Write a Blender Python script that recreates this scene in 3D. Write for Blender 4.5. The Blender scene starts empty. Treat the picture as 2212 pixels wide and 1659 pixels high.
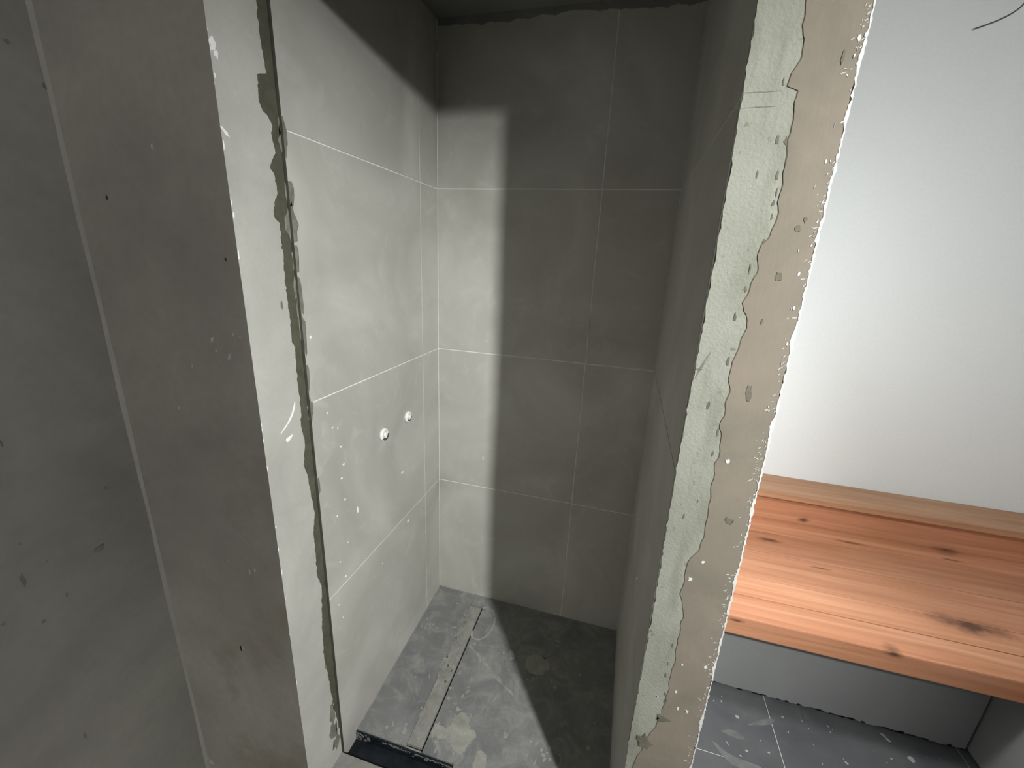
import bpy, bmesh, math, random
import mathutils
from mathutils import Vector, Matrix
random.seed(7)
C = bpy.context.scene
COL = C.collection

# ------------------------------------------------------------------ camera
W, H, F = 2212, 1659, 903.4
RT = Vector((0.9622, 0.2686, 0.0446)); UP = Vector((-0.1181, 0.2641, 0.9572)); FW = Vector((-0.2453, 0.9263, -0.2858))
CAM = Vector((0.7277, -1.5459, 1.5489))
cd = bpy.data.cameras.new('camera'); cam = bpy.data.objects.new('camera', cd); COL.objects.link(cam)
FW.normalize(); RT = (RT - FW * RT.dot(FW)).normalized(); UP = RT.cross(FW)
cam.matrix_world = Matrix(((RT.x, UP.x, -FW.x, CAM.x), (RT.y, UP.y, -FW.y, CAM.y), (RT.z, UP.z, -FW.z, CAM.z), (0, 0, 0, 1)))
cd.sensor_fit = 'HORIZONTAL'; cd.sensor_width = 36.0; cd.lens = F / W * 36.0; cd.clip_start = 0.02
C.camera = cam

# ------------------------------------------------------------------ world, lamp, exposure
wd = bpy.data.worlds.new('world'); C.world = wd; wd.use_nodes = True
wd.node_tree.nodes['Background'].inputs[0].default_value = (1.0, 0.955, 0.88, 1)
wd.node_tree.nodes['Background'].inputs[1].default_value = 0.90
LAMP = (1.816, -2.088, 2.187)
ld = bpy.data.lights.new('work_lamp_light', 'SPOT'); ld.energy = 360; ld.shadow_soft_size = 0.042; ld.color = (0.985, 1.0, 0.98)
ld.spot_size = math.radians(78); ld.spot_blend = 1.0          # a reflector work lamp on the right, aimed into the shower niche
lo = bpy.data.objects.new('work_lamp_light', ld); COL.objects.link(lo)
lo.location = LAMP; lo.rotation_euler = (Vector((0.42, -0.60, 0.74)) - Vector(LAMP)).to_track_quat('-Z', 'Y').to_euler()
# the lamp on the bench side of the partition, hidden from here by the partition itself
bd = bpy.data.lights.new('bench_wall_lamp_light', 'POINT'); bd.energy = 28; bd.shadow_soft_size = 0.06; bd.color = (0.985, 1.0, 1.0)
bo = bpy.data.objects.new('bench_wall_lamp_light', bd); bo.location = (1.07, -0.45, 1.42); COL.objects.link(bo)
C.view_settings.view_transform = 'Standard'; C.view_settings.look = 'None'
C.view_settings.gamma = 1.0; C.view_settings.use_curve_mapping = False
C.view_settings.exposure = 0.0

# ------------------------------------------------------------------ pixel -> point on a real plane of the room
def at(u, v, axis, val):
    d = RT * ((u - W / 2) / F) + UP * (-(v - H / 2) / F) + FW
    return CAM + d * ((val - CAM[axis]) / d[axis])

SL = 0.035          # the shower floor falls 3.5 % towards the opening
def at_tray(u, v):
    d = RT * ((u - W / 2) / F) + UP * (-(v - H / 2) / F) + FW
    return CAM + d * ((SL * CAM.y - CAM.z) / (d.z - SL * d.y))

# ------------------------------------------------------------------ materials
class G:
    def __init__(s, name):
        s.m = bpy.data.materials.new(name); s.m.use_nodes = True
        s.t = s.m.node_tree; s.n = s.t.nodes; s.l = s.t.links
        s.b = s.n['Principled BSDF']; s.pos = s.n.new('ShaderNodeNewGeometry').outputs['Position']
    def mapped(s, scale, loc=(0, 0, 0)):
        m = s.n.new('ShaderNodeMapping'); m.inputs['Scale'].default_value = scale; m.inputs['Location'].default_value = loc
        s.l.new(s.pos, m.inputs['Vector']); return m.outputs[0]
    def noise(s, scale, detail=4, rough=0.55, vec=None, dist=0.0):
        n = s.n.new('ShaderNodeTexNoise'); n.inputs['Scale'].default_value = scale; n.inputs['Detail'].default_value = detail
        n.inputs['Roughness'].default_value = rough; n.inputs['Distortion'].default_value = dist
        s.l.new(vec or s.pos, n.inputs['Vector']); return n.outputs[0]
    def ramp(s, fac, stops):
        r = s.n.new('ShaderNodeValToRGB'); e = r.color_ramp.elements
        while len(e) < len(stops): e.new(0.5)
        for k, (p, c) in enumerate(stops):
            e[k].position = p; e[k].color = (*c, 1) if len(c) == 3 else c
        s.l.new(fac, r.inputs[0]); return r.outputs[0]
    def mix(s, fac, a, b, mode='MIX'):
        m = s.n.new('ShaderNodeMix'); m.data_type = 'RGBA'; m.blend_type = mode
        for k, v in ((0, fac), (6, a), (7, b)):
            if hasattr(v, 'is_linked') or hasattr(v, 'links'): s.l.new(v, m.inputs[k])
            else: m.inputs[k].default_value = v if k == 0 else (*v, 1)
        return m.outputs[2]
    def math(s, op, a, b=None, clamp=False):
        m = s.n.new('ShaderNodeMath'); m.operation = op; m.use_clamp = clamp
        for k, v in ((0, a), (1, b)):
            if v is None: continue
            if isinstance(v, (int, float)): m.inputs[k].default_value = v
            else: s.l.new(v, m.inputs[k])
        return m.outputs[0]
    def out(s, col, rough=0.7, bump=None, strength=0.2, dist=0.002, spec=0.3):
        if isinstance(col, tuple): s.b.inputs['Base Color'].default_value = (*col, 1)
        else: s.l.new(col, s.b.inputs['Base Color'])
        if isinstance(rough, float): s.b.inputs['Roughness'].default_value = rough
        else: s.l.new(rough, s.b.inputs['Roughness'])
        s.b.inputs['Specular IOR Level'].default_value = spec
        if bump is not None:
            b = s.n.new('ShaderNodeBump'); b.inputs['Strength'].default_value = strength; b.inputs['Distance'].default_value = dist
            s.l.new(bump, b.inputs['Height']); s.l.new(b.outputs[0], s.b.inputs['Normal'])
        return s.m
def sc(c, k): return tuple(x * k for x in c)

def m_mottled(name, c, lo_, hi_, scale, rough=0.8, fine=120, strength=0.15, dist=0.002, patch=None, spec=0.25):
    g = G(name)
    n1 = g.noise(scale, 5, 0.6, dist=0.4)
    col = g.ramp(n1, [(0.30, sc(c, lo_)), (0.70, sc(c, hi_))])
    n2 = g.noise(fine, 3, 0.6)
    col = g.mix(g.math('MULTIPLY', n2, 0.35), col, sc(c, 0.75 * lo_))
    if patch:
        pc, ps, pt = patch
        f = g.ramp(g.noise(ps, 6, 0.65), [(pt, (0, 0, 0)), (pt + 0.12, (1, 1, 1))])
        col = g.mix(f, col, pc)
    return g.out(col, rough, n2, strength, dist, spec)

M = {}
# floor-to-ceiling grey porcelain tile with a film of plaster dust
g = G('grey_tile')
cl = g.noise(2.6, 5, 0.55, dist=0.8); fi = g.noise(55, 4, 0.6)
col = g.ramp(cl, [(0.30, (0.37, 0.357, 0.32)), (0.52, (0.445, 0.434, 0.396)), (0.72, (0.54, 0.531, 0.487))])
col = g.mix(g.math('MULTIPLY', fi, 0.25), col, (0.36, 0.352, 0.32))
du = g.ramp(g.noise(9, 6, 0.7, dist=1.2), [(0.54, (0, 0, 0)), (0.80, (0.45, 0.45, 0.45))])
col = g.mix(du, col, (0.60, 0.595, 0.55))
M['tile'] = g.out(col, 0.5, fi, 0.05, 0.001, 0.35)
M['grout'] = m_mottled('light_grout', (0.80, 0.795, 0.75), 0.85, 1.1, 14)
M['plaster'] = m_mottled('grey_plaster', (0.435, 0.43, 0.395), 0.84, 1.14, 4.5, 0.85, 160, 0.10, patch=((0.40, 0.375, 0.315), 5, 0.66))
M['wing'] = m_mottled('brightened_grey_plaster', (0.57, 0.56, 0.515), 0.68, 1.28, 3.6, 0.85, 140, 0.10, patch=((0.44, 0.40, 0.33), 5, 0.60))  # same plaster as the reveal, lightened to brighten the faces in shade
M['adhesive'] = m_mottled('olive_tile_adhesive', (0.085, 0.083, 0.06), 0.8, 1.3, 30, 0.8, 200, 0.3)
M['adhesive_thin'] = m_mottled('thin_adhesive_smear', (0.20, 0.195, 0.16), 0.7, 1.3, 40, 0.8)
M['profile'] = m_mottled('profile_metal', (0.055, 0.053, 0.042), 0.8, 1.3, 30, 0.5)
g = G('green_skim_plaster')
st = g.noise(190, 3, 0.65); bl = g.noise(7, 5, 0.6)
col = g.ramp(bl, [(0.3, (0.185, 0.19, 0.157)), (0.7, (0.235, 0.24, 0.203))])
pit = g.ramp(g.noise(60, 2, 0.5), [(0.24, (0.6, 0.6, 0.6)), (0.32, (1, 1, 1))])
col = g.mix(1.0, col, pit, 'MULTIPLY')
da = g.ramp(g.noise(1.0, 4, 0.55, vec=g.mapped((16, 16, 5)), dist=0.5), [(0.52, (0, 0, 0)), (0.66, (0.8, 0.8, 0.8))])
col = g.mix(da, col, (0.155, 0.16, 0.128))
M['green'] = g.out(col, 0.9, st, 0.35, 0.004, 0.2)
g = G('beige_plasterboard')
st = g.noise(1.0, 4, 0.6, vec=g.mapped((240, 240, 30))); bl = g.noise(6, 5, 0.6, dist=0.6)
col = g.ramp(bl, [(0.3, (0.138, 0.124, 0.098)), (0.5, (0.165, 0.144, 0.115)), (0.72, (0.20, 0.168, 0.132))])
col = g.mix(g.math('MULTIPLY', st, 0.2), col, (0.13, 0.114, 0.092))
M['beige'] = g.out(col, 0.9, st, 0.15, 0.002, 0.2)
M['stain'] = m_mottled('dark_stain', (0.115, 0.104, 0.082), 0.7, 1.2, 40)
M['white'] = m_mottled('white_wall_paint', (0.80, 0.835, 0.845), 0.985, 1.01, 2.2, 0.75, 90, 0.03)
M['chips'] = m_mottled('white_paint_chips', (0.86, 0.86, 0.83), 0.95, 1.05, 30)
M['dust'] = m_mottled('pale_mortar', (0.33, 0.322, 0.285), 0.75, 1.2, 22, 0.9, 120, 0.4)
M['dust2'] = m_mottled('grey_mortar_film', (0.30, 0.30, 0.285), 0.7, 1.25, 25, 0.9, 120, 0.3)
M['ceil'] = m_mottled('ceiling_plaster', (0.22, 0.22, 0.21), 0.8, 1.1, 5)
M['smear'] = m_mottled('floor_smear', (0.155, 0.155, 0.155), 0.75, 1.25, 30)
M['cover'] = m_mottled('dusty_drain_cover', (0.27, 0.268, 0.245), 0.75, 1.25, 24, 0.8, 110, 0.35)
M['spots'] = m_mottled('dull_paint_spots', (0.42, 0.42, 0.40), 0.8, 1.1, 40)
M['fleck'] = m_mottled('off_white_flecks', (0.50, 0.50, 0.48), 0.85, 1.15, 60)
M['bead'] = m_mottled('pale_filler', (0.70, 0.69, 0.64), 0.8, 1.1, 8)
M['crack'] = m_mottled('plaster_crack', (0.15, 0.15, 0.125), 0.8, 1.2, 60)
M['mark'] = m_mottled('grey_scuff', (0.40, 0.385, 0.345), 0.7, 1.2, 40)
M['black'] = m_mottled('black_waterproofing', (0.010, 0.013, 0.016), 0.6, 1.6, 20, 0.45, 120, 0.3, patch=((0.09, 0.09, 0.085), 26, 0.66))
M['slot'] = m_mottled('drain_slot_and_gap_shade', (0.008, 0.008, 0.008), 0.8, 1.2, 20)  # near-black for the drain slot and for the painted shade under the bench base
M['concrete'] = m_mottled('threshold_mortar', (0.27, 0.265, 0.24), 0.7, 1.2, 14, 0.9, 90, 0.4)
g = G('slate_floor_tile')
n1 = g.noise(7, 6, 0.6, dist=0.5); n2 = g.noise(60, 4, 0.65)
col = g.ramp(n1, [(0.3, (0.15, 0.154, 0.155)), (0.72, (0.235, 0.237, 0.23))])
du = g.ramp(g.noise(11, 7, 0.72, dist=0.9), [(0.46, (0, 0, 0)), (0.70, (0.8, 0.8, 0.8))])
col = g.mix(du, col, (0.34, 0.34, 0.315)); col = g.mix(g.math('MULTIPLY', n2, 0.3), col, (0.085, 0.09, 0.095))
M['slate'] = g.out(col, 0.5, n2, 0.08, 0.001, 0.4)
g = G('room_floor_tile')
n1 = g.noise(5, 6, 0.6, dist=0.5); n2 = g.noise(60, 4, 0.65)
col = g.ramp(n1, [(0.3, (0.075, 0.078, 0.084)), (0.75, (0.125, 0.128, 0.132))])
du = g.ramp(g.noise(1.0, 7, 0.75, vec=g.mapped((14, 5, 5)), dist=1.2), [(0.60, (0, 0, 0)), (0.80, (0.55, 0.55, 0.55))])
col = g.mix(du, col, (0.26, 0.26, 0.25))
M['roomfloor'] = g.out(col, 0.45, n2, 0.05, 0.001, 0.4)

KNOTS = [(1735, 1123, 0.030, 0.013, 2), (1660, 1166, 0.055, 0.016, 1), (1836, 1172, 0.060, 0.014, 1), (1688, 1136, 0.03, 0.006, 2), (1775, 1228, 0.055, 0.008, 1), (2055, 1210, 0.055, 0.010, 1), (2040, 1187, 0.06, 0.012, 2)]
def m_wood(name, rotz=0.0, knots=True):
    g = G(name)
    info = g.n.new('ShaderNodeObjectInfo').outputs['Random']
    off = g.n.new('ShaderNodeCombineXYZ'); g.l.new(g.math('MULTIPLY', info, 37.0), off.inputs[0]); g.l.new(g.math('MULTIPLY', info, 11.0), off.inputs[1])
    mp = g.n.new('ShaderNodeMapping'); mp.inputs['Scale'].default_value = (1.3, 26, 26) if not rotz else (26, 1.3, 26)
    g.l.new(g.pos, mp.inputs['Vector']); g.l.new(off.outputs[0], mp.inputs['Location'])
    gr = g.noise(1.0, 5, 0.6, vec=mp.outputs[0], dist=0.6)
    mp2 = g.n.new('ShaderNodeMapping'); mp2.inputs['Scale'].default_value = (3, 190, 190) if not rotz else (190, 3, 190)
    g.l.new(g.pos, mp2.inputs['Vector'])
    fg = g.noise(1.0, 3, 0.6, vec=mp2.outputs[0])
    col = g.ramp(gr, [(0.25, (0.36, 0.155, 0.08)), (0.5, (0.52, 0.25, 0.145)), (0.75, (0.65, 0.36, 0.23))])
    col = g.mix(g.math('MULTIPLY', fg, 0.25), col, (0.30, 0.13, 0.068))
    tint = g.ramp(info, [(0.0, (0.78, 0.73, 0.69)), (1.0, (1.12, 1.12, 1.10))])
    col = g.mix(1.0, col, tint, 'MULTIPLY')
    if knots:
        pts = []
        for u, v, rx, ry, kind in KNOTS:
            p = at(u, v, 2, 0.449) if kind == 1 else at(u, v, 1, 0.409)
            pts.append((p, (rx, ry if kind == 1 else 0.05, ry if kind == 2 else 0.05)))
        pts.append((at(2095, 1352, 2, 0.449), (0.17, 0.042, 0.05)))
        pts.append((at(1930, 1413, 1, -0.264), (0.03, 0.05, 0.013)))
        pts.append((at(1590, 1340, 1, -0.264), (0.03, 0.05, 0.009)))
        wob = g.noise(16, 3, 0.6)
        for p, r in pts:
            m = g.n.new('ShaderNodeMapping'); m.vector_type = 'TEXTURE'
            m.inputs['Location'].default_value = p; m.inputs['Scale'].default_value = r
            g.l.new(g.pos, m.inputs['Vector'])
            ln = g.n.new('ShaderNodeVectorMath'); ln.operation = 'LENGTH'; g.l.new(m.outputs[0], ln.inputs[0])
            d = g.math('ADD', ln.outputs['Value'], g.math('MULTIPLY', g.math('SUBTRACT', wob, 0.5), 1.4))
            f = g.ramp(d, [(0.15, (0.9, 0.9, 0.9)), (0.5, (0.45, 0.45, 0.45)), (1.25, (0, 0, 0))])
            col = g.mix(f, col, (0.075, 0.032, 0.02))
    return g.out(col, 0.5, fg, 0.08, 0.001, 0.35)
M['wood'] = m_wood('oiled_knotty_wood'); M['wood_y'] = m_wood('oiled_wood_crosswise', 1.0, False)
M['wood_pale'] = m_mottled('x', (0.3, 0.2, 0.1), .9, 1.1, 5)
g = G('ledge_wood')
gr = g.noise(1.0, 5, 0.6, vec=g.mapped((2.2, 40, 40)), dist=0.5); fg = g.noise(1.0, 3, 0.6, vec=g.mapped((3, 190, 190)))
col = g.ramp(gr, [(0.25, (0.29, 0.148, 0.078)), (0.5, (0.41, 0.225, 0.13)), (0.75, (0.51, 0.31, 0.195))])
M['wood_pale'] = g.out(g.mix(g.math('MULTIPLY', fg, 0.25), col, (0.38, 0.215, 0.12)), 0.5, fg, 0.08, 0.001, 0.35)
M['base'] = m_mottled('shade_greyed_base_board', (0.25, 0.255, 0.255), 0.92, 1.06, 3)  # shade below the seat is partly put into this grey
M['wire'] = m_mottled('grey_wire_sheath', (0.16, 0.18, 0.19), 0.9, 1.1, 40, 0.45)
M['plug'] = m_mottled('white_plug_plastic', (0.82, 0.82, 0.80), 0.92, 1.02, 30, 0.5)
M['plug_dark'] = m_mottled('plug_hollow', (0.10, 0.075, 0.065), 0.8, 1.2, 40)

# ------------------------------------------------------------------ geometry helpers
def link(name, bm, m, parent=None, kind=None, label=None):
    bmesh.ops.recalc_face_normals(bm, faces=bm.faces[:])
    base = Vector(parent.matrix_world.translation) if parent else Vector((0, 0, 0))
    if parent:
        for v in bm.verts: v.co -= base
    me = bpy.data.meshes.new(name); bm.to_mesh(me); bm.free()
    me.materials.append(M[m] if isinstance(m, str) else m)
    o = bpy.data.objects.new(name, me); COL.objects.link(o)
    if parent: o.parent = parent
    if kind: o['kind'] = kind
    if label: o['label'] = label
    return o
def struct(name, bm, m, label): return link(name, bm, m, None, 'structure', label)
def empty(name, loc, label, cat):
    o = bpy.data.objects.new(name, None); o.location = loc; COL.objects.link(o)
    o.matrix_world = Matrix.Translation(loc); o.empty_display_size = 0.05
    o['label'] = label; o['category'] = cat; return o
def add_box(bm, x0, x1, y0, y1, z0, z1, bevel=0.0, slope=0.0):
    vs = [bm.verts.new((x, y, z + slope * y)) for x in (x0, x1) for y in (y0, y1) for z in (z0, z1)]
    fs = [bm.faces.new([vs[i] for i in q]) for q in ((0, 1, 3, 2), (4, 6, 7, 5), (0, 4, 5, 1), (2, 3, 7, 6), (0, 2, 6, 4), (1, 5, 7, 3))]
    if bevel:
        es = set(e for f in fs for e in f.edges)
        bmesh.ops.bevel(bm, geom=list(es), offset=bevel, segments=2, affect='EDGES', profile=0.6)
def box(*a, **k):
    bm = bmesh.new(); add_box(bm, *a, **k); return bm
def plate(bm, pts, n, t, inset=0.0):
    """a thin irregular plate: outline pts on a wall, front raised by t along n, edge sloped by inset"""
    c = sum(pts, Vector()) / len(pts)
    back = [bm.verts.new(p - n * 0.0006) for p in pts]
    front = [bm.verts.new(p + (c - p) * inset + n * t) for p in pts]
    k = len(pts)
    f = bm.faces.new(front); bm.faces.new(list(reversed(back)))
    for i in range(k): bm.faces.new((back[i], back[(i + 1) % k], front[(i + 1) % k], front[i]))
    bmesh.ops.triangulate(bm, faces=[f])
def blob(bm, c, ua, ub, ra, rb, n, t, k=11, rag=0.25, rot=0.0):
    pts = []
    for i in range(k):
        a = 2 * math.pi * i / k; r = 1 + random.uniform(-rag, rag)
        x, y = ra * r * math.cos(a), rb * r * math.sin(a)
        pts.append(c + ua * (x * math.cos(rot) - y * math.sin(rot)) + ub * (x * math.sin(rot) + y * math.cos(rot)))
    plate(bm, pts, n, t, 0.18)
def interp(tab, z):
    if z >= tab[0][1]: return tab[0][0]
    for (a, za), (b, zb) in zip(tab, tab[1:]):
        if zb <= z <= za: return a + (b - a) * (za - z) / max(za - zb, 1e-9)
    return tab[-1][0]
def ragged_strip(z0, z1, step, left, right, pt, n, t, jl=0.0, jr=0.0, bev=0.0):
    """a thin vertical layer between two edge curves left(z), right(z); pt(a, z) -> point"""
    bm = bmesh.new(); rows = []; z = z1; k = int((z1 - z0) / step)
    for i in range(k + 1):
        z = z1 - (z1 - z0) * i / k
        a = left(z) + random.gauss(0, 1) * jl; b = right(z) + random.gauss(0, 1) * jr
        pa, pb = pt(a, z), pt(b, z); pi = pt(a + bev * (1.0 + 0.5 * math.sin(z * 47) * math.sin(z * 113)), z)
        rows.append([bm.verts.new(pa - n * 0.0006), bm.verts.new(pi + n * t), bm.verts.new(pb + n * t), bm.verts.new(pb - n * 0.0006)])
    for r, s in zip(rows, rows[1:]):
        for i in range(3): bm.faces.new((r[i], r[i + 1], s[i + 1], s[i]))
        bm.faces.new((r[3], r[0], s[0], s[3]))
    return bm
X, Y, Z = Vector((1, 0, 0)), Vector((0, 1, 0)), Vector((0, 0, 1))
JZ = [-0.09, 0.585, 1.185, 1.785, 2.305]
GJ = 0.0018                                    # half a joint

# ================================================================== SETTING
FRONT = -0.805; XR = 0.848; XO = 0.982
# --- back wall of the shower niche
wb = struct('wall_back', box(-0.10, 0.90, 0.0012, 0.09, -0.1, 2.55), 'grout', 'grey tiled back wall of the narrow shower niche')
def tile_y(x0, x1, z0, z1):
    link('tile', box(x0 + GJ, x1 - GJ, 0.0, 0.010, z0 + GJ, z1 - GJ), 'tile', wb)
for z0, z1 in zip(JZ, JZ[1:]):
    tile_y(0.0, 0.598, z0, z1); tile_y(0.598, XR, z0, z1)
bm = bmesh.new()
SP = [(600 + x / 2.911, 560 + y / 2.911, a, b) for x, y, a, b in ((1220, 60, 1, 3.5), (1134, 165, 1, 4), (1310, 512, 2.6, 7), (1290, 1255, 3.6, 8.5), (1165, 535, 7, 2.2), (1148, 290, 1.2, 3), (1272, 700, 1, 1), (1493, 385 - 560, 1.5, 6))]
SP += [(900 + x / 1.975, 560 + y / 1.975, a, b) for x, y, a, b in ((655, 255, 2, 4), (662, 392, 1.6, 6), (733, 285, 1.6, 17), (623, 875, 1.6, 6), (745, 990, 0.8, 9), (950, 683, 2, 2.4), (908, 760, 0.8, 12), (540, 1442, 2.2, 4), (265, 1345, 2, 3), (310, 1386, 2, 3), (173, 1220, 1.6, 1.4), (527, 1162, 2, 1.4), (768, 1525, 2, 3.5), (495, 1403, 1.2, 1.4), (312, 585, 1, 5), (110, 180, 1.0, 7))]
SP += [(900 + 220 / 2.765, 380 / 2.765, 2.2, 5), (943, 95, 1.6, 14)]
for u, v, a, b in SP:
    blob(bm, at(u, v, 1, 0.0), X, Z, a * 0.0018, b * 0.0018, -Y, 0.0008, 9, 0.3)
link('paint_spots', bm, 'fleck', wb, 'stuff')
# --- left wall of the niche with its plain plaster reveal
wl = struct('wall_left', box(-0.12, -0.0012, -0.742, 0.09, -0.1, 2.55), 'grout', 'left wall of the shower niche, tiled inside and plastered toward the room')
def tile_x(par, xa, xb, y0, y1, z0, z1):
    link('tile', box(xa, xb, y0 + GJ, y1 - GJ, z0 + GJ, z1 - GJ), 'tile', par)
for z0, z1 in zip(JZ, JZ[1:]):
    tile_x(wl, -0.010, 0.0, -0.137, 0.0, z0, z1); tile_x(wl, -0.010, 0.0, -0.738, -0.137, z0, z1)
link('plaster_reveal', box(-0.12, -0.003, -1.16, -0.742, -0.1, 2.55), 'plaster', wl, label='light grey plaster reveal')
# tile trim and the ragged adhesive left along it
link('edge_profile', box(-0.006, 0.0012, -0.7435, -0.7375, -0.03, 2.5), 'profile', wl, label='dark metal tile trim')
LEFT = [(553, 0), (560, 70), (568, 118), (575, 158), (556, 160), (558, 215), (567, 240), (578, 248), (588, 270), (586, 290), (595, 330), (586, 350), (585, 362), (595, 388), (600, 415), (592, 440), (592, 472), (605, 482), (607, 520), (612, 550), (615, 600), (620, 645), (625, 675), (631, 740), (637, 750), (642, 820), (650, 880), (650, 920), (659, 955), (656, 1005), (665, 1030), (672, 1070), (680, 1110), (677, 1150), (682, 1200), (685, 1245), (695, 1265), (695, 1305), (696, 1360), (700, 1420), (707, 1450), (715, 1495), (722, 1530), (730, 1560)]
lt = [(p.y, p.z) for p in (at(u, v, 0, -0.003) for u, v in LEFT)]
lt = sorted([(-0.79, 2.5)] + lt, key=lambda a: -a[1])
link('adhesive_strip', ragged_strip(0.09, 2.30, 0.003, lambda z: interp(lt, z) + 0.003 * mathutils.noise.noise(Vector((z * 70, 0, 0))) + 0.002 * mathutils.noise.noise(Vector((z * 190, 3, 0))), lambda z: -0.7425, lambda a, z: Vector((-0.003, a, z)), X, 0.0014, 0.0003), 'adhesive', wl, label='ragged dark tile adhesive')
bm = bmesh.new()
for zc, hh, ww in ((1.66, 0.03, 0.014), (1.60, 0.045, 0.02), (1.53, 0.03, 0.010), (1.45, 0.06, 0.013), (1.36, 0.05, 0.010), (1.77, 0.035, 0.014), (1.25, 0.04, 0.007), (1.17, 0.03, 0.01), (0.95, 0.03, 0.006)):
    blob(bm, Vector((0, -0.735, zc)), Y, Z, ww, hh, X, 0.0006, 13, 0.3)
link('adhesive_smear', bm, 'adhesive_thin', wl, 'stuff')
bm = bmesh.new()
for zc, yc, hh, ww in ((0.18, -0.768, 0.05, 0.012), (0.11, -0.772, 0.035, 0.02), (0.05, -0.76, 0.03, 0.02), (0.38, -0.774, 0.012, 0.004), (1.43, -0.787, 0.012, 0.003)):
    blob(bm, Vector((-0.003, yc, zc)), Y, Z, ww, hh, X, 0.0006, 13, 0.35)
link('adhesive_smear', bm, 'adhesive_thin', wl, 'stuff')
# white plaster flecks on the reveal and paint spots on the left tiles
bm = bmesh.new()
for u, v, a, b, r in ((486, 285, 0.011, 0.003, -0.7), (624, 948, 0.012, 0.006, 0.5), (459, 95, 0.006, 0.012, -0.3), (467, 118, 0.004, 0.006, 0)):
    blob(bm, at(u, v, 0, -0.003), Y, Z, a, b, X, 0.0012, 10, 0.35, r)
pts = [at(u, v, 0, -0.003) for u, v in ((637, 868), (634, 885), (627, 905), (617, 922), (606, 938))]
pw = (0.0007, 0.0028, 0.003, 0.0022, 0.0005)
plate(bm, [p + Y * w for p, w in zip(pts, pw)] + [p - Y * w for p, w in reversed(list(zip(pts, pw)))], X, 0.001)
for k in range(26):
    z = random.uniform(0.2, 1.9); blob(bm, Vector((-0.003, -0.883 + random.random() * 0.006, z)), Y, Z, 0.0015, random.uniform(0.003, 0.01), X, 0.001, 7, 0.4)
link('plaster_flecks', bm, 'chips', wl, 'stuff')
bm = bmesh.new()
SP = [(600 + x / 2.911, 560 + y / 2.911, a, b) for x, y, a, b in ((312, 968, 1.7, 1.7), (343, 1060, 1.7, 1.7), (377, 1062, 1.6, 1.6), (396, 1180, 1.9, 1.9), (413, 1290, 2.2, 2.2), (402, 1377, 2, 2), (423, 1510, 2, 2), (374, 1615, 1.8, 1.8), (783, 1340, 4.5, 2.8), (503, 1575, 2.6, 9), (820, 1645, 3.6, 3.6), (206, 490, 1.5, 3))]
SP += [(650 + x / 2.949, 1130 + y / 2.949, a, b) for x, y, a, b in ((287, 338, 1.9, 2), (252, 247, 1.2, 1.4), (299, 122, 1.2, 1.2), (466, 345, 1.1, 1.5), (243, 520, 1.5, 1.5), (268, 600, 1, 1), (520, 255, 1, 1), (330, 700, 0.8, 1))]
for u, v, a, b in SP:
    blob(bm, at(u, v, 0, 0.0), Y, Z, a * 0.0020, b * 0.0016, X, 0.0009, 8, 0.25)
link('paint_spots', bm, 'chips', wl, 'stuff')
# --- partition between shower and bench room
pt_ = struct('wall_right', box(XR + 0.0012, XO, -0.798, 0.09, -0.1, 2.55), 'grout', 'thin partition between shower and bench, tiled inside, raw plaster on its front end')
for z0, z1 in zip(JZ, JZ[1:]):
    tile_x(pt_, XR, XR + 0.010, -0.79, 0.0, z0, z1)
link('plaster_core', box(XR + 0.0016, XO, FRONT + 0.004, -0.78, -0.1, 2.55), 'green', pt_)
def fy(a, z): return Vector((a, FRONT + 0.004, z))
link('green_plaster_strip', ragged_strip(-0.05, 2.45, 0.008, lambda z: XR + 0.0005 + 0.0012 * math.sin(z * 9), lambda z: XO - 0.02, fy, -Y, 0.003, 0.0008), 'green', pt_, label='rough greenish plaster along the shower edge')
BE = [(1733, 0), (1728, 55), (1735, 85), (1720, 130), (1700, 160), (1692, 188), (1716, 195), (1706, 260), (1690, 320), (1683, 385), (1676, 430), (1664, 490), (1655, 515), (1638, 530), (1628, 580), (1612, 622), (1600, 655), (1607, 680), (1606, 710), (1588, 745), (1577, 780), (1568, 845), (1555, 900), (1549, 960), (1540, 1000), (1537, 1040), (1528, 1065), (1524, 1110), (1515, 1160), (1500, 1190), (1482, 1215), (1468, 1260), (1465, 1285), (1471, 1312), (1463, 1370), (1452, 1420), (1442, 1470), (1436, 1500), (1432, 1520)]
be = [(at(u, v, 1, FRONT).x, at(u, v, 1, FRONT).z) for u, v in BE]
be = sorted([(0.90, 2.5)] + be + [(0.895, 0.60), (0.875, 0.52), (0.862, 0.45), (0.860, 0.2)], key=lambda a: -a[1])
def nz(a, f, sd=0.0): return mathutils.noise.noise(Vector((a * f, sd, 1.7)))
link('beige_board', ragged_strip(-0.05, 2.45, 0.003, lambda z: interp(be, z) + 0.0030 * nz(z, 38) + 0.0011 * nz(z, 120, 4), lambda z: XO - 0.0005 + 0.001 * math.sin(z * 31), fy, -Y, 0.0044, 0.0001, 0.0004, 0.005), 'beige', pt_, label='beige board with a broken left edge')
def lip(z): return XO - 0.0008 - 0.0035 * max(0, math.sin(z * 23) * math.sin(z * 61 + 1))
link('white_paint_edge', ragged_strip(-0.05, 2.45, 0.004, lip, lambda z: XO + 0.0015, fy, -Y, 0.0050, 0.0007, 0.0006), 'fleck', pt_, label='ragged white paint edge')
bm = bmesh.new()
for u, v, a, b, r_ in ((1640, 199, 26, 1.0, 0.02), (1632, 232, 28, 0.7, 0.02), (1517, 790, 2, 26, -0.35), (1511, 798, 6, 2.5, 0.0)):
    blob(bm, at(u, v, 1, FRONT + 0.001), X, Z, a * 0.0010, b * 0.0010, -Y, 0.0005, 12, 0.3, r_)
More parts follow.
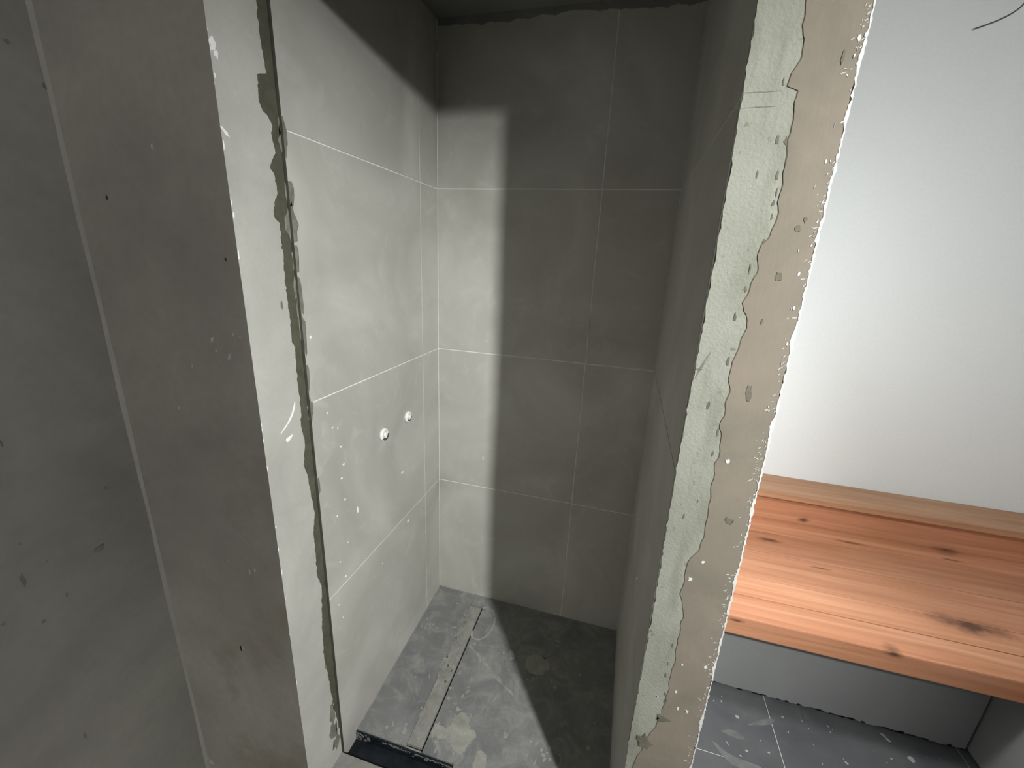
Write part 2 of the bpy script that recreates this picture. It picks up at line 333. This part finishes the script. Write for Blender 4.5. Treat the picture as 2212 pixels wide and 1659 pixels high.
link('crack', bm, 'crack', pt_, 'stuff')
bm = bmesh.new(); PF = FRONT - 0.0006
for k in range(380):
    z = random.uniform(0.45, 1.92); cl_ = 0.5 + 0.5 * math.sin(z * 21 + 2 * math.sin(z * 7))
    if random.random() > 0.25 + 0.75 * cl_: continue
    d = abs(random.gauss(0, 0.007)) + 0.002
    blob(bm, Vector((XO - d, PF, z)), X, Z, random.uniform(0.0003, 0.0007), random.uniform(0.001, 0.0045), -Y, 0.0005, 7, 0.5, random.gauss(-0.6, 0.7))
for u, v, r in [(1250 + x / 2.002, 830 + y / 2.002, r) for x, y, r in ((643, 335, 5.5), (537, 770, 4), (482, 843, 5), (448, 1213, 3), (549, 1224, 4.5), (421, 1330, 4), (428, 1402, 4), (468, 1416, 4.5), (342, 1352, 2))] + [(1300 + x / 2, y / 2, r) for x, y, r in ((1090, 242, 3), (1112, 165, 5), (1140, 150, 4), (967, 700, 3.5), (905, 1060, 3), (800, 1485, 4), (830, 1330, 4), (850, 1185, 4))]:
    blob(bm, at(u, v, 1, PF), X, Z, r * (0.0008 if u < 1640 and v > 900 else 0.00045), r * 0.00095, -Y, 0.0008, 10, 0.32)
link('white_flecks', bm, 'fleck', pt_, 'stuff')
bm = bmesh.new()
for u, v, a, b in [(1250 + x / 2.002, 830 + y / 2.002, a, b) for x, y, a, b in ((650, 592, 9, 7), (282, 1545, 18, 18), (365, 1450, 16, 10), (735, 40, 6, 13))] + [(1300 + x / 2, y / 2, a, b) for x, y, a, b in ((848, 988, 5, 4), (765, 1195, 7, 6), (1040, 250, 2.5, 8), (880, 950, 2.5, 4), (692, 1390, 1.5, 4))]:
    blob(bm, at(u, v, 1, PF), X, Z, a * 0.0009, b * 0.0011, -Y, 0.0006, 12, 0.35)
link('dark_marks', bm, 'stain', pt_, 'stuff')
bm = bmesh.new()
for u, v in [(1300 + x / 2, y / 2) for x, y in ((757, 760), (755, 830), (740, 880), (735, 940), (760, 600), (795, 612), (672, 752), (640, 1165), (620, 1250), (575, 1370), (545, 1560), (785, 350), (700, 1045))] + [(1250 + x / 2.002, 830 + y / 2.002) for x, y in ((560, 95), (600, 210), (580, 300), (515, 505), (455, 570), (405, 1130), (385, 1210), (375, 1260), (373, 1340), (372, 1370), (250, 840 ))]:
    blob(bm, at(u, v, 1, FRONT + 0.001), X, Z, random.uniform(0.001, 0.003), random.uniform(0.004, 0.009), -Y, 0.0006, 8, 0.4)
link('pits', bm, 'stain', pt_, 'stuff')
# --- lintel and ceilings
struct('trim_1', box(-0.0, XO, FRONT, -0.66, 2.090, 2.55), 'ceil', 'plaster header above the shower opening')
struct('ceiling_niche', box(-0.02, XR + 0.02, -0.70, 0.06, 2.305, 2.40), 'ceil', 'dark plaster ceiling of the shower niche')
struct('ceiling', box(-0.6, 3.1, -3.4, 0.95, 2.60, 2.70), 'ceil', 'plain plaster ceiling over room and shower')
bm = bmesh.new(); xs = [0.003 + 0.004 * i for i in range(211)]; rows = []
for x in xs:
    d = 0.022 + 0.010 * nz(x, 5) + 0.008 * nz(x, 23, 3) + 0.006 * abs(nz(x, 90, 5))
    rows.append([bm.verts.new((x, y, z)) for y, z in ((-0.0008, 2.306), (-0.0008, 2.306 - d), (0.0006, 2.306 - d - 0.002), (0.0006, 2.306))])
for r_, s_ in zip(rows, rows[1:]):
    for i in range(4): bm.faces.new((r_[i], r_[(i + 1) % 4], s_[(i + 1) % 4], s_[i]))
link('plaster_smear', bm, 'ceil', wb, label='pale plaster smear along the ceiling')
# --- dark wall at the left of the passage
bm = bmesh.new(); ol = [(-0.14, -1.28), (0.436, -1.28), (0.298, -1.166), (-0.14, -1.166)]
lo_ = [bm.verts.new((x, y, -0.1)) for x, y in ol]; hi_ = [bm.verts.new((x, y, 2.60)) for x, y in ol]
bm.faces.new(lo_); bm.faces.new(hi_)
for i in range(4): bm.faces.new((lo_[i], lo_[(i + 1) % 4], hi_[(i + 1) % 4], hi_[i]))
wf = struct('wall_front', bm, 'wing', 'shadowed grey plaster wall end at the far left')
ws = struct('wall_side', box(-0.14, 0.274, -3.2, -1.281, -0.1, 2.60), 'wing', 'grey plaster wall at the left edge')
bm = bmesh.new(); rows = []
for k in range(140):
    z = -0.05 + 2.6 * k / 139; w1 = 0.0035 + 0.0014 * nz(z, 6); w2 = 0.0030 + 0.0014 * nz(z, 9, 4) + 0.0005 * nz(z, 60, 7)
    rows.append([bm.verts.new((0.2735, -1.2795 - w2, z)), bm.verts.new((0.2745, -1.2797 - w2 * 0.75, z)), bm.verts.new((0.2735 + w1, -1.2795, z)), bm.verts.new((0.2735, -1.2795, z))])
for p_, q_ in zip(rows, rows[1:]):
    for i in range(4): bm.faces.new((p_[i], p_[(i + 1) % 4], q_[(i + 1) % 4], q_[i]))
link('corner_bead', bm, 'bead', wf, label='paler filler bead in the corner')
bm = bmesh.new()
for u, v, a, b, r in ((497, 770, 3.5, 9, 0.5), (459, 734, 3, 6, 0.4), (468, 757, 1.5, 3, 0.4), (505, 722, 2, 4, 0.2), (520, 728, 2, 3, 0), (330, 318, 2, 4, 0), (416, 790, 1.2, 2.5, 0), (387, 881, 1.3, 3, 0), (540, 1235, 1.2, 6, 0), (551, 1232, 1, 5, 0), (525, 1400, 2, 6, 0), (494, 1212, 1, 2, 0), (458, 1646, 13, 6, 0.5), (449, 1638, 5, 4, 0)):
    blob(bm, at(u, v, 1, -1.28), X, Z, a * 0.00045, b * 0.0005, -Y, 0.0008, 9, 0.35, -r)
link('plaster_chips', bm, 'chips', wf, 'stuff')
bm = bmesh.new()
for u, v, a, b in ((521, 1400, 1.8, 7), (232, 428, 1.3, 3.5), (488, 560, 1.2, 3)):
    blob(bm, at(u, v, 1, -1.28), X, Z, a * 0.00045, b * 0.0005, -Y, 0.0008, 9, 0.35)
link('gouges', bm, 'stain', wf, 'stuff')
bm = bmesh.new()
for u, v, a, b in ((95, 185, 2, 5), (15, 90, 3, 4), (50, 1255, 3, 14), (3, 960, 1.5, 6), (228, 1055, 1.2, 4), (8, 1348, 2, 3), (95, 1342, 2, 3), (144, 1285, 1.2, 5), (185, 1590, 1.5, 8), (215, 1185, 8, 9), (102, 1213, 1, 2), (43, 1175, 2, 2), (213, 1105, 1, 2)):
    p = at(u, v, 0, 0.274); blob(bm, p, Y, Z, a * 0.0006, b * 0.0005, X, 0.0006, 10, 0.35)
link('dark_marks', bm, 'mark', ws, 'stuff')
# --- unseen wall, header, rear wall and low ceiling added to block light; far room walls
bm = bmesh.new(); ol = [(1.10, -3.2), (1.22, -3.2), (1.22, -1.728), (1.10, -1.645)]
lo_ = [bm.verts.new((x, y, -0.1)) for x, y in ol]; hi_ = [bm.verts.new((x, y, 2.60)) for x, y in ol]
bm.faces.new(lo_); bm.faces.new(hi_)
for i in range(4): bm.faces.new((lo_[i], lo_[(i + 1) % 4], hi_[(i + 1) % 4], hi_[i]))
struct('header_backlight_blocker', box(-0.14, 1.10, -3.2, -3.05, 1.78, 2.60), 'ceil', 'unseen header added to cut backlight on the left wall tops')  # added out of view to narrow the backlight opening
struct('wall_backlight_blocker', box(1.16, 3.02, -3.3, -3.2, -0.1, 2.60), 'white', 'unseen white wall added to keep backlight out of the bench room')  # added out of view to shut world light out of the room
struct('ceiling_shade_blocker', box(-0.14, 1.16, -3.2, -1.285, 2.23, 2.32), 'ceil', 'unseen low ceiling added to darken the top of the left walls')  # added out of view, dark and low, to dim the wall tops
struct('wall_shade_blocker', bm, 'white', 'unseen white wall added to shade the left wall end and bounce light')  # added out of view: blocks the lamp from the left wall end
struct('wall_bench', box(0.90, 3.1, 0.567, 0.80, -0.1, 2.60), 'white', 'bright white painted wall behind the wooden bench')
struct('wall_room', box(2.90, 3.02, -3.2, 0.60, -0.1, 2.60), 'white', 'white painted wall at the far right of the bench room')
# --- floors
fl = struct('floor', box(-0.5, 3.0, -3.4, 0.62, -0.20, -0.062), 'concrete', 'dark slate tiled room floor spotted with paint')
for xs in ((0.985, 1.398), (1.398, 2.0), (2.0, 2.60)):
    for ys in ((-1.60, -1.0), (-1.0, -0.398), (-0.398, 0.2)):
        link('floor_tile', box(xs[0] + GJ * .6, xs[1] - GJ * .6, ys[0] + GJ * .6, ys[1] - GJ * .6, -0.058, 0.0), 'roomfloor', fl)
link('floor_joint', box(0.985, 2.6, -1.6, 0.2, -0.062, -0.0012), 'grout', fl)
link('threshold_mortar', box(-0.003, XO, -1.60, -0.745, -0.062, -0.022), 'concrete', fl, label='rough mortar in front of the shower')
link('threshold_mortar', box(0.36, XR, -0.745, -0.668, -0.062, -0.0245), 'concrete', fl)
bm = bmesh.new()
for u, v, a, b, r in [(1500 + x / 3.107, 1400 + y / 3.107, a, b, r) for x, y, a, b, r in ((288, 462, 4.5, 3.5, 0), (130, 355, 2, 1.5, 0), (180, 357, 1.5, 2.5, 0), (630, 565, 1.5, 2, 0), (765, 540, 1.5, 2, 0), (723, 490, 1.2, 1.4, 0), (895, 525, 1.2, 2.5, .5), (913, 565, 1.5, 1.3, 0), (925, 547, 1.2, 1.3, 0), (1265, 583, 5.5, 3, -.7), (1302, 618, 6, 3, -.7), (1460, 748, 8, 6, -.6), (1325, 745, 3, 2.2, 0), (350, 690, 4, 2.6, 0), (310, 722, 2.4, 1.8, 0), (1020, 770, 4, 2, -.6), (222, 640, 1.5, 4, .3), (500, 702, 3, 1.8, 0), (858, 776, 1.4, 1.6, 0), (445, 622, 1.4, 1.4, 0), (185, 325, 1.5, 2.5, 0), (590, 462, 3, 1.5, 0), (800, 650, 1, 2, .5), (1650, 740, 1.2, 1, 0), (1560, 735, 1.2, 1, 0), (1205, 690, 1, 1, 0), (1290, 770, 1.2, 1, 0), (1000, 745, 1.2, 1, 0))]:
    blob(bm, at(u, v, 2, 0.0), X, Y, a * 0.0015, b * 0.0018, Z, 0.0009, 9, 0.3, r)
link('paint_spots', bm, 'spots', fl, 'stuff')
bm = bmesh.new()
def smear(pxs, wpx):
    pts = [at(u, v, 2, 0.0) for u, v in pxs]
    ws_ = [w * 0.0022 for w in wpx]
    a = [p + Y * w + X * random.uniform(-.004, .004) for p, w in zip(pts, ws_)]; b = [p - Y * w + X * random.uniform(-.004, .004) for p, w in zip(pts, ws_)]
    plate(bm, a + list(reversed(b)), Z, 0.0005)
smear([(1558, 1580), (1575, 1582), (1592, 1588), (1610, 1598)], (1, 5, 6, 1))
smear([(1615, 1566), (1640, 1561), (1660, 1558), (1672, 1557)], (1, 4, 5, 2))
smear([(1537, 1602), (1548, 1612), (1562, 1626), (1578, 1640), (1600, 1650), (1640, 1658)], (1, 4, 6, 7, 7, 2))
link('plaster_smears', bm, 'smear', fl, 'stuff')
# --- shower floor
sf = struct('floor_shower', box(-0.004, XR + 0.004, -0.668, 0.0, -0.09, -0.011, slope=SL), 'dust2', 'sloped slate floor of the shower niche, dusty and splashed with mortar')
DX0, DX1, DY0, DY1 = 0.186, 0.240, -0.660, -0.065
def ft(x0, x1, y0, y1): link('floor_tile', box(x0, x1, y0, y1, -0.012, 0.0, slope=SL), 'slate', sf)
ft(0.0005, DX0, -0.668, -0.0005); ft(DX1 + 0.0065, XR - 0.0005, -0.668, -0.0005); ft(DX0 + 0.0006, DX1 + 0.006, DY1 + 0.001, -0.0005)
bm = bmesh.new(); add_box(bm, 0.0, 0.0045, -0.66, 0.0, -0.004, 0.0012, slope=SL); add_box(bm, 0.0, XR, -0.0045, 0.0, -0.004, 0.0012, slope=SL); add_box(bm, XR - 0.003, XR, -0.66, 0.0, -0.004, 0.001, slope=SL)
link('grout_bead', bm, 'cover', sf)
TR = struct('floor_gap', box(0.0, 0.36, -0.745, -0.668, -0.075, -0.061), 'black', 'black waterproofed gap in the threshold before the shower floor')
link('membrane_upstand', box(0.0, 0.36, -0.6745, -0.6685, -0.07, -0.0285), 'black', TR)
link('membrane_upstand', box(0.0, 0.36, -0.745, -0.7425, -0.062, -0.0235), 'black', TR)
bm = bmesh.new()
for k in range(70):
    x = random.uniform(0.10, 0.36); blob(bm, Vector((x, -0.675, -0.030 - abs(random.gauss(0, 0.005)))), X, Z, random.uniform(.002, .008), random.uniform(.001, .004), -Y, 0.0008, 8, 0.4)
for k in range(22):
    blob(bm, Vector((random.uniform(0.0, 0.05), -0.675, -0.030 - random.random() * 0.03)), X, Z, random.uniform(.002, .009), random.uniform(.002, .006), -Y, 0.0008, 8, 0.4)
link('mortar_crumbs', bm, 'smear', TR, 'stuff')
# splashes on the shower floor
NT = Vector((0, -SL, 1)).normalized()
bm = bmesh.new()
for u, v, a, b, r in [(650 + x / 2.949, 1130 + y / 2.949, a, b, r) for x, y, a, b, r in ((995, 512, 3, 2.5, 0), (1132, 508, 3, 3, 0), (1140, 872, 2.6, 3.6, 0), (1345, 840, 6.5, 13, .5), (1303, 1350, 4.5, 7, 0), (1140, 1500, 13, 20, 0), (1542, 1475, 4, 3.5, 0), (898, 1010, 3, 5, 0), (728, 980, 2.4, 3, 0), (820, 975, 1.8, 5, .3), (1068, 1065, 2.2, 3, 0), (1290, 825, 2.6, 3, 0), (975, 665, 8, 3, .4), (1105, 770, 5, 5, 0), (1090, 700, 4, 10, .2), (745, 1380, 4, 8, .2), (1620, 1047, 4, 3.4, 0), (1776, 970, 3, 2.6, 0), (1695, 648, 3.4, 3, 0), (1636, 752, 7, 2.4, 0), (1870, 1275, 2.4, 2.6, 0), (1830, 1435, 4, 5, 0), (1480, 990, 3, 3, 0), (1525, 985, 3, 2, 0), (1330, 700, 2, 2, 0), (985, 1150, 3, 4, 0), (950, 1050, 3, 3, 0))]:
    blob(bm, at_tray(u, v), X, Y, a * 0.0019, b * 0.0017, NT, 0.0012, 10, 0.3, r)
for k in range(110):
    p = Vector((random.uniform(0.02, 0.8), random.uniform(-0.65, -0.03), 0)); p.z = SL * p.y
    if DX0 - .004 < p.x < DX1 + .012: continue
    blob(bm, p, X, Y, random.uniform(.0008, .0022), random.uniform(.0008, .0022), NT, 0.0008, 6, 0.3)
link('mortar_spots', bm, 'dust', sf, 'stuff')
bm = bmesh.new()
c0 = at_tray(650 + 1505 / 2.949, 1130 + 893 / 2.949)
blob(bm, c0, X, Y, 0.052, 0.048, NT, 0.0014, 26, 0.14)
for k in range(60):
    a = random.uniform(0, 6.28); r = 0.045 + abs(random.gauss(0, 0.028)); p = c0 + X * r * math.cos(a) + Y * r * math.sin(a); p.z = SL * p.y
    e = random.uniform(.001, .0035); blob(bm, p, X, Y, e * 2.0, e * .8, NT, 0.001, 7, 0.3, a)
link('mortar_splash', bm, 'dust', sf, label='round mortar splash')
bm = bmesh.new()
for pl in ([(845, 1300), (870, 1280), (895, 1290), (925, 1310), (945, 1320), (985, 1215), (1040, 1205), (1058, 1225), (1068, 1290), (1090, 1320), (1122, 1365), (1085, 1395), (1055, 1440), (1035, 1480), (1000, 1465), (960, 1450), (945, 1410), (915, 1385), (870, 1365), (830, 1345)],):
    base = [at_tray(650 + x / 2.949, 1130 + y / 2.949) for x, y in pl]; pts = []
    for p, q in zip(base, base[1:] + base[:1]):
        for k in range(3):
            s = p.lerp(q, k / 3); s += Vector((random.gauss(0, .003), random.gauss(0, .003), 0)); s.z = SL * s.y; pts.append(s)
    plate(bm, pts, NT, 0.0012)
link('mortar_patch', bm, 'dust', sf, label='beige mortar patch')
bm = bmesh.new()        # thin grey films of wiped mortar
for u, v, a, b, r in [(650 + x / 2.949, 1130 + y / 2.949, a, b, r) for x, y, a, b, r in ((960, 1170, 34, 120, 0.0), (960, 1360, 60, 40, 0), (820, 660, 26, 16, 0.3), (1560, 1510, 60, 30, 0), (640, 1330, 26, 12, 0.1))]:
    c_ = at_tray(u, v)
    for k in range(26):
        p = c_ + X * random.gauss(0, a * 0.0010) + Y * random.gauss(0, b * 0.0010); p.z = SL * p.y
        if p.y < -0.66 or DX0 - .006 < p.x < DX1 + .014 or p.x < .01: continue
        blob(bm, p, X, Y, random.uniform(.002, .008), random.uniform(.002, .011), NT, 0.0005, 9, 0.4, random.uniform(-.5, .5))
link('mortar_film', bm, 'dust2', sf, 'stuff')
bm = bmesh.new()        # the ring of dust beside the drain end
rc = at_tray(1042, 1345); N = 46
for k in range(N):
    a = -1.9 + 4.0 * k / N
    p = rc + X * 0.052 * math.cos(a) * 1.0 + Y * 0.085 * math.sin(a); p.z = SL * p.y
    blob(bm, p, X, Y, random.uniform(.002, .0055), random.uniform(.003, .0065), NT, 0.0009, 8, 0.4, a)
link('mortar_ring', bm, 'dust', sf, 'stuff')
bm = bmesh.new()        # scraped streak running from the ring
p0, p1 = at_tray(650 + 1085 / 2.949, 1130 + 790 / 2.949), at_tray(650 + 1330 / 2.949, 1130 + 1080 / 2.949)
for k in range(46):
    p = p0.lerp(p1, random.random()) + X * random.gauss(0, .006); p.z = SL * p.y
    blob(bm, p, X, Y, .003, random.uniform(.006, .02), NT, 0.0005, 8, 0.4, math.atan2((p1 - p0).y, (p1 - p0).x) + math.pi / 2)
link('scraped_streak', bm, 'dust2', sf, 'stuff')

# ================================================================== THINGS
# --- linear drain let into the shower floor
dr = empty('linear_drain', (0.21, -0.36, SL * -0.36), 'narrow linear shower drain with a plaster-crusted strip cover, along the shower floor', 'drain')
link('channel', box(DX0 + 0.001, DX1 + 0.0065, DY0, DY1, -0.020, -0.0095, slope=SL), 'slot', dr, label='dark slot along the cover')
bm = box(DX0 + 0.0012, DX1, DY0 + 0.002, DY1 - 0.004, -0.012, 0.0006, slope=SL)
link('strip_cover', bm, 'cover', dr, label='pale dusty strip')
bm = bmesh.new()
for k in range(120):
    y = random.triangular(DY0, DY1, -0.2); p = Vector((random.triangular(DX0 - .012, DX1 - .003, DX0 + .002), y, SL * y + 0.0006))
    blob(bm, p, X, Y, random.uniform(.002, .006), random.uniform(.004, .016), NT, 0.0010, 9, 0.4)
link('mortar_crust', bm, 'cover', dr, 'stuff')
bm = bmesh.new()
for u, v in ((968, 1438), (975, 1450), (966, 1420), (986, 1378), (1003, 1345), (962, 1472)):
    p = at_tray(u, v); blob(bm, p + NT * 0.0008, X, Y, .004, .006, NT, 0.0012, 9, 0.45)
link('dark_crumbs', bm, 'stain', dr, 'stuff')

# --- two white water outlet plugs on the left tiles
def plug(u, v, s, label, hollow):
    p = at(u, v, 0, 0.0)
    e = empty('outlet_plug', p, label, 'plug'); e['group'] = 'white plugs on the shower water outlets'
    bm = bmesh.new(); n = 28; prof = [(0.0, 0.95), (0.003, 1.06), (0.007, 1.0), (0.010, 0.84), (0.010, 0.52), (0.002, 0.46)]
    rings = []
    for h, r in prof:
        rings.append([bm.verts.new(p + X * h + (Y * math.cos(2 * math.pi * i / n) + Z * 1.02 * math.sin(2 * math.pi * i / n)) * r * s * (1 + 0.05 * math.sin(3 * i) * (h > 0))) for i in range(n)])
    for a, b in zip(rings, rings[1:]):
        for i in range(n): bm.faces.new((a[i], a[(i + 1) % n], b[(i + 1) % n], b[i]))
    bm.faces.new(rings[-1])
    o = link('collar', bm, 'plug', e)
    for f in o.data.polygons: f.use_smooth = True
    bm = bmesh.new(); off = p + Z * 0.10 * s - Y * 0.1 * s; rings = []
    for h, r in ((0.002, 0.50), (0.012, 0.44), (0.015, 0.30), (0.015, 0.14), (0.009, 0.11)):
        rings.append([bm.verts.new(off + X * h + (Y * math.cos(2 * math.pi * i / 6) + Z * math.sin(2 * math.pi * i / 6)) * r * s) for i in range(6)])
    for a, b in zip(rings, rings[1:]):
        for i in range(6): bm.faces.new((a[i], a[(i + 1) % 6], b[(i + 1) % 6], b[i]))
    bm.faces.new(rings[-1])
    link('cap', bm, 'plug', e)
    bm = bmesh.new(); pts = []
    for i in range(12):
        a = math.radians(-150 + 150 * i / 11); pts.append(p + (Y * math.cos(a) + Z * math.sin(a)) * s * hollow)
    for i in range(12):
        a = math.radians(-0 - 150 * i / 11); pts.append(p + (Y * math.cos(a) + Z * math.sin(a)) * s * 0.54)
    plate(bm, [q + X * 0.0095 for q in pts], X, 0.0012)
    link('hollow', bm, 'plug_dark', e, label='dark hollow below the cap')
plug(827.5, 938, 0.021, 'larger white outlet plug with a dark hollow, lower on the left shower tiles', 0.92)
plug(879.5, 900, 0.0195, 'smaller white outlet plug nearer the niche corner on the left shower tiles', 0.78)

# --- wooden corner bench on a white base greyed for its shade
ZS, YF, YB = 0.449, -0.264, 0.409
ZF, ZL0, ZL1, YW = 0.374, 0.571, 0.600, 0.567
b = empty('wooden_bench', (1.8, 0.1, 0.0), 'reddish knotty wooden bench with backrest and ledge under the bright white wall', 'bench')
def plank(name, x0, x1, y0, y1, z0, z1, m='wood', bev=0.0016, label=None):
    return link(name, box(x0, x1, y0, y1, z0, z1, bevel=bev), m, b, label=label)
gap = 0.0011
plank('front_plank', 0.984, 2.715, YF, -0.153 - gap, ZF, ZS, bev=0.005, label='thick front plank with a rounded edge')
for y0, y1 in ((-0.153, -0.046), (-0.046, 0.129), (0.129, 0.288), (0.288, YB)):
    plank('seat_plank', 0.984, 2.715, y0 + gap, y1 - gap, ZS - 0.042, ZS - random.uniform(0, .0008))
plank('backrest', 0.984, 2.715, YB, YB + 0.022, ZS - 0.002, ZL0 - 0.001, label='upright back board')
plank('ledge', 0.984, 2.898, YB - 0.030, YW - 0.001, ZL0, ZL1, 'wood_pale', 0.003, label='paler ledge board on top of the backrest')
for k, (x0, x1) in enumerate(((1.99, 2.23), (2.23, 2.47), (2.47, 2.715))):
    plank('seat_plank', x0 + gap, x1 - gap, -1.45, YF - 0.001, ZF, ZS, 'wood_y')
plank('backrest', 2.716, 2.738, -1.45, YB - 0.04, ZS - 0.002, ZL0 - 0.001, 'wood_y')
plank('ledge', 2.68, 2.898, -1.45, YB - 0.031, ZL0, ZL1, 'wood_y')
bm = bmesh.new(); xs = [0.984 + 0.012 * i for i in range(int((2.026 - 0.984) / 0.012) + 1)]
lo_z = [0.011 + 0.0035 * math.sin(x * 17) * math.sin(x * 41) + random.gauss(0, 0.0010) for x in xs]
rows = [[bm.verts.new((x, -0.134, ZF)), bm.verts.new((x, -0.134, z)), bm.verts.new((x, -0.110, z)), bm.verts.new((x, -0.110, ZF))] for x, z in zip(xs, lo_z)]
for r, s in zip(rows, rows[1:]):
    for i in range(4): bm.faces.new((r[i], r[(i + 1) % 4], s[(i + 1) % 4], s[i]))
bm.faces.new(rows[0]); bm.faces.new(rows[-1])
link('base_panel', bm, 'base', b, label='base panel under the seat, its shade put into the grey')
link('base_panel', box(2.026, 2.05, -1.45, -0.111, 0.010, ZF - 0.001), 'base', b)
link('base_core', box(0.984, 2.70, -0.105, 0.50, 0.0005, 0.40), 'slot', b)  # near-black core paints the shadow gap below the base panel
bm = bmesh.new()
for k in range(26):
    x = random.uniform(1.2, 2.02); blob(bm, Vector((x, -0.1345, 0.009 + random.random() * .004)), X, Z, random.uniform(.004, .014), random.uniform(.002, .004), -Y, 0.001, 8, 0.4)
link('painted_gap_shade', bm, 'slot', b, 'stuff')  # shade of the floor gap painted as near-black blobs

# --- loose electrical cable standing off the white wall
def tube(pts, r):
    cu = bpy.data.curves.new('t', 'CURVE'); cu.dimensions = '3D'; cu.bevel_depth = r; cu.bevel_resolution = 3; cu.use_fill_caps = True
    s = cu.splines.new('NURBS'); s.points.add(len(pts) - 1); s.use_endpoint_u = True; s.order_u = 4
    for p, q in zip(s.points, pts): p.co = (*q, 1)
    o = bpy.data.objects.new('t', cu); COL.objects.link(o)
    dg = bpy.context.evaluated_depsgraph_get(); me = bpy.data.meshes.new_from_object(o.evaluated_get(dg))
    bm = bmesh.new(); bm.from_mesh(me); bpy.data.objects.remove(o); bpy.data.curves.remove(cu); bpy.data.meshes.remove(me); return bm
root = Vector((1.90, 0.566, 2.46))
cb = empty('electrical_cable', root, 'thin grey loose cable end sticking out before the white wall at the top', 'cable')
tip = at(2101, 64, 1, 0.1745)
link('wire', tube([tip, at(2135, 53, 1, 0.23), at(2172, 38, 1, 0.29), at(2212, 14, 1, 0.36), Vector((1.85, 0.46, 2.44)), root], 0.0024), 'wire', cb)
link('wire', tube([Vector((1.699, 0.03, 2.188)), Vector((1.745, 0.12, 2.215)), Vector((1.82, 0.25, 2.28)), Vector((1.87, 0.40, 2.37)), Vector((1.895, 0.50, 2.44)), root + X * 0.01], 0.0028), 'wire', cb)
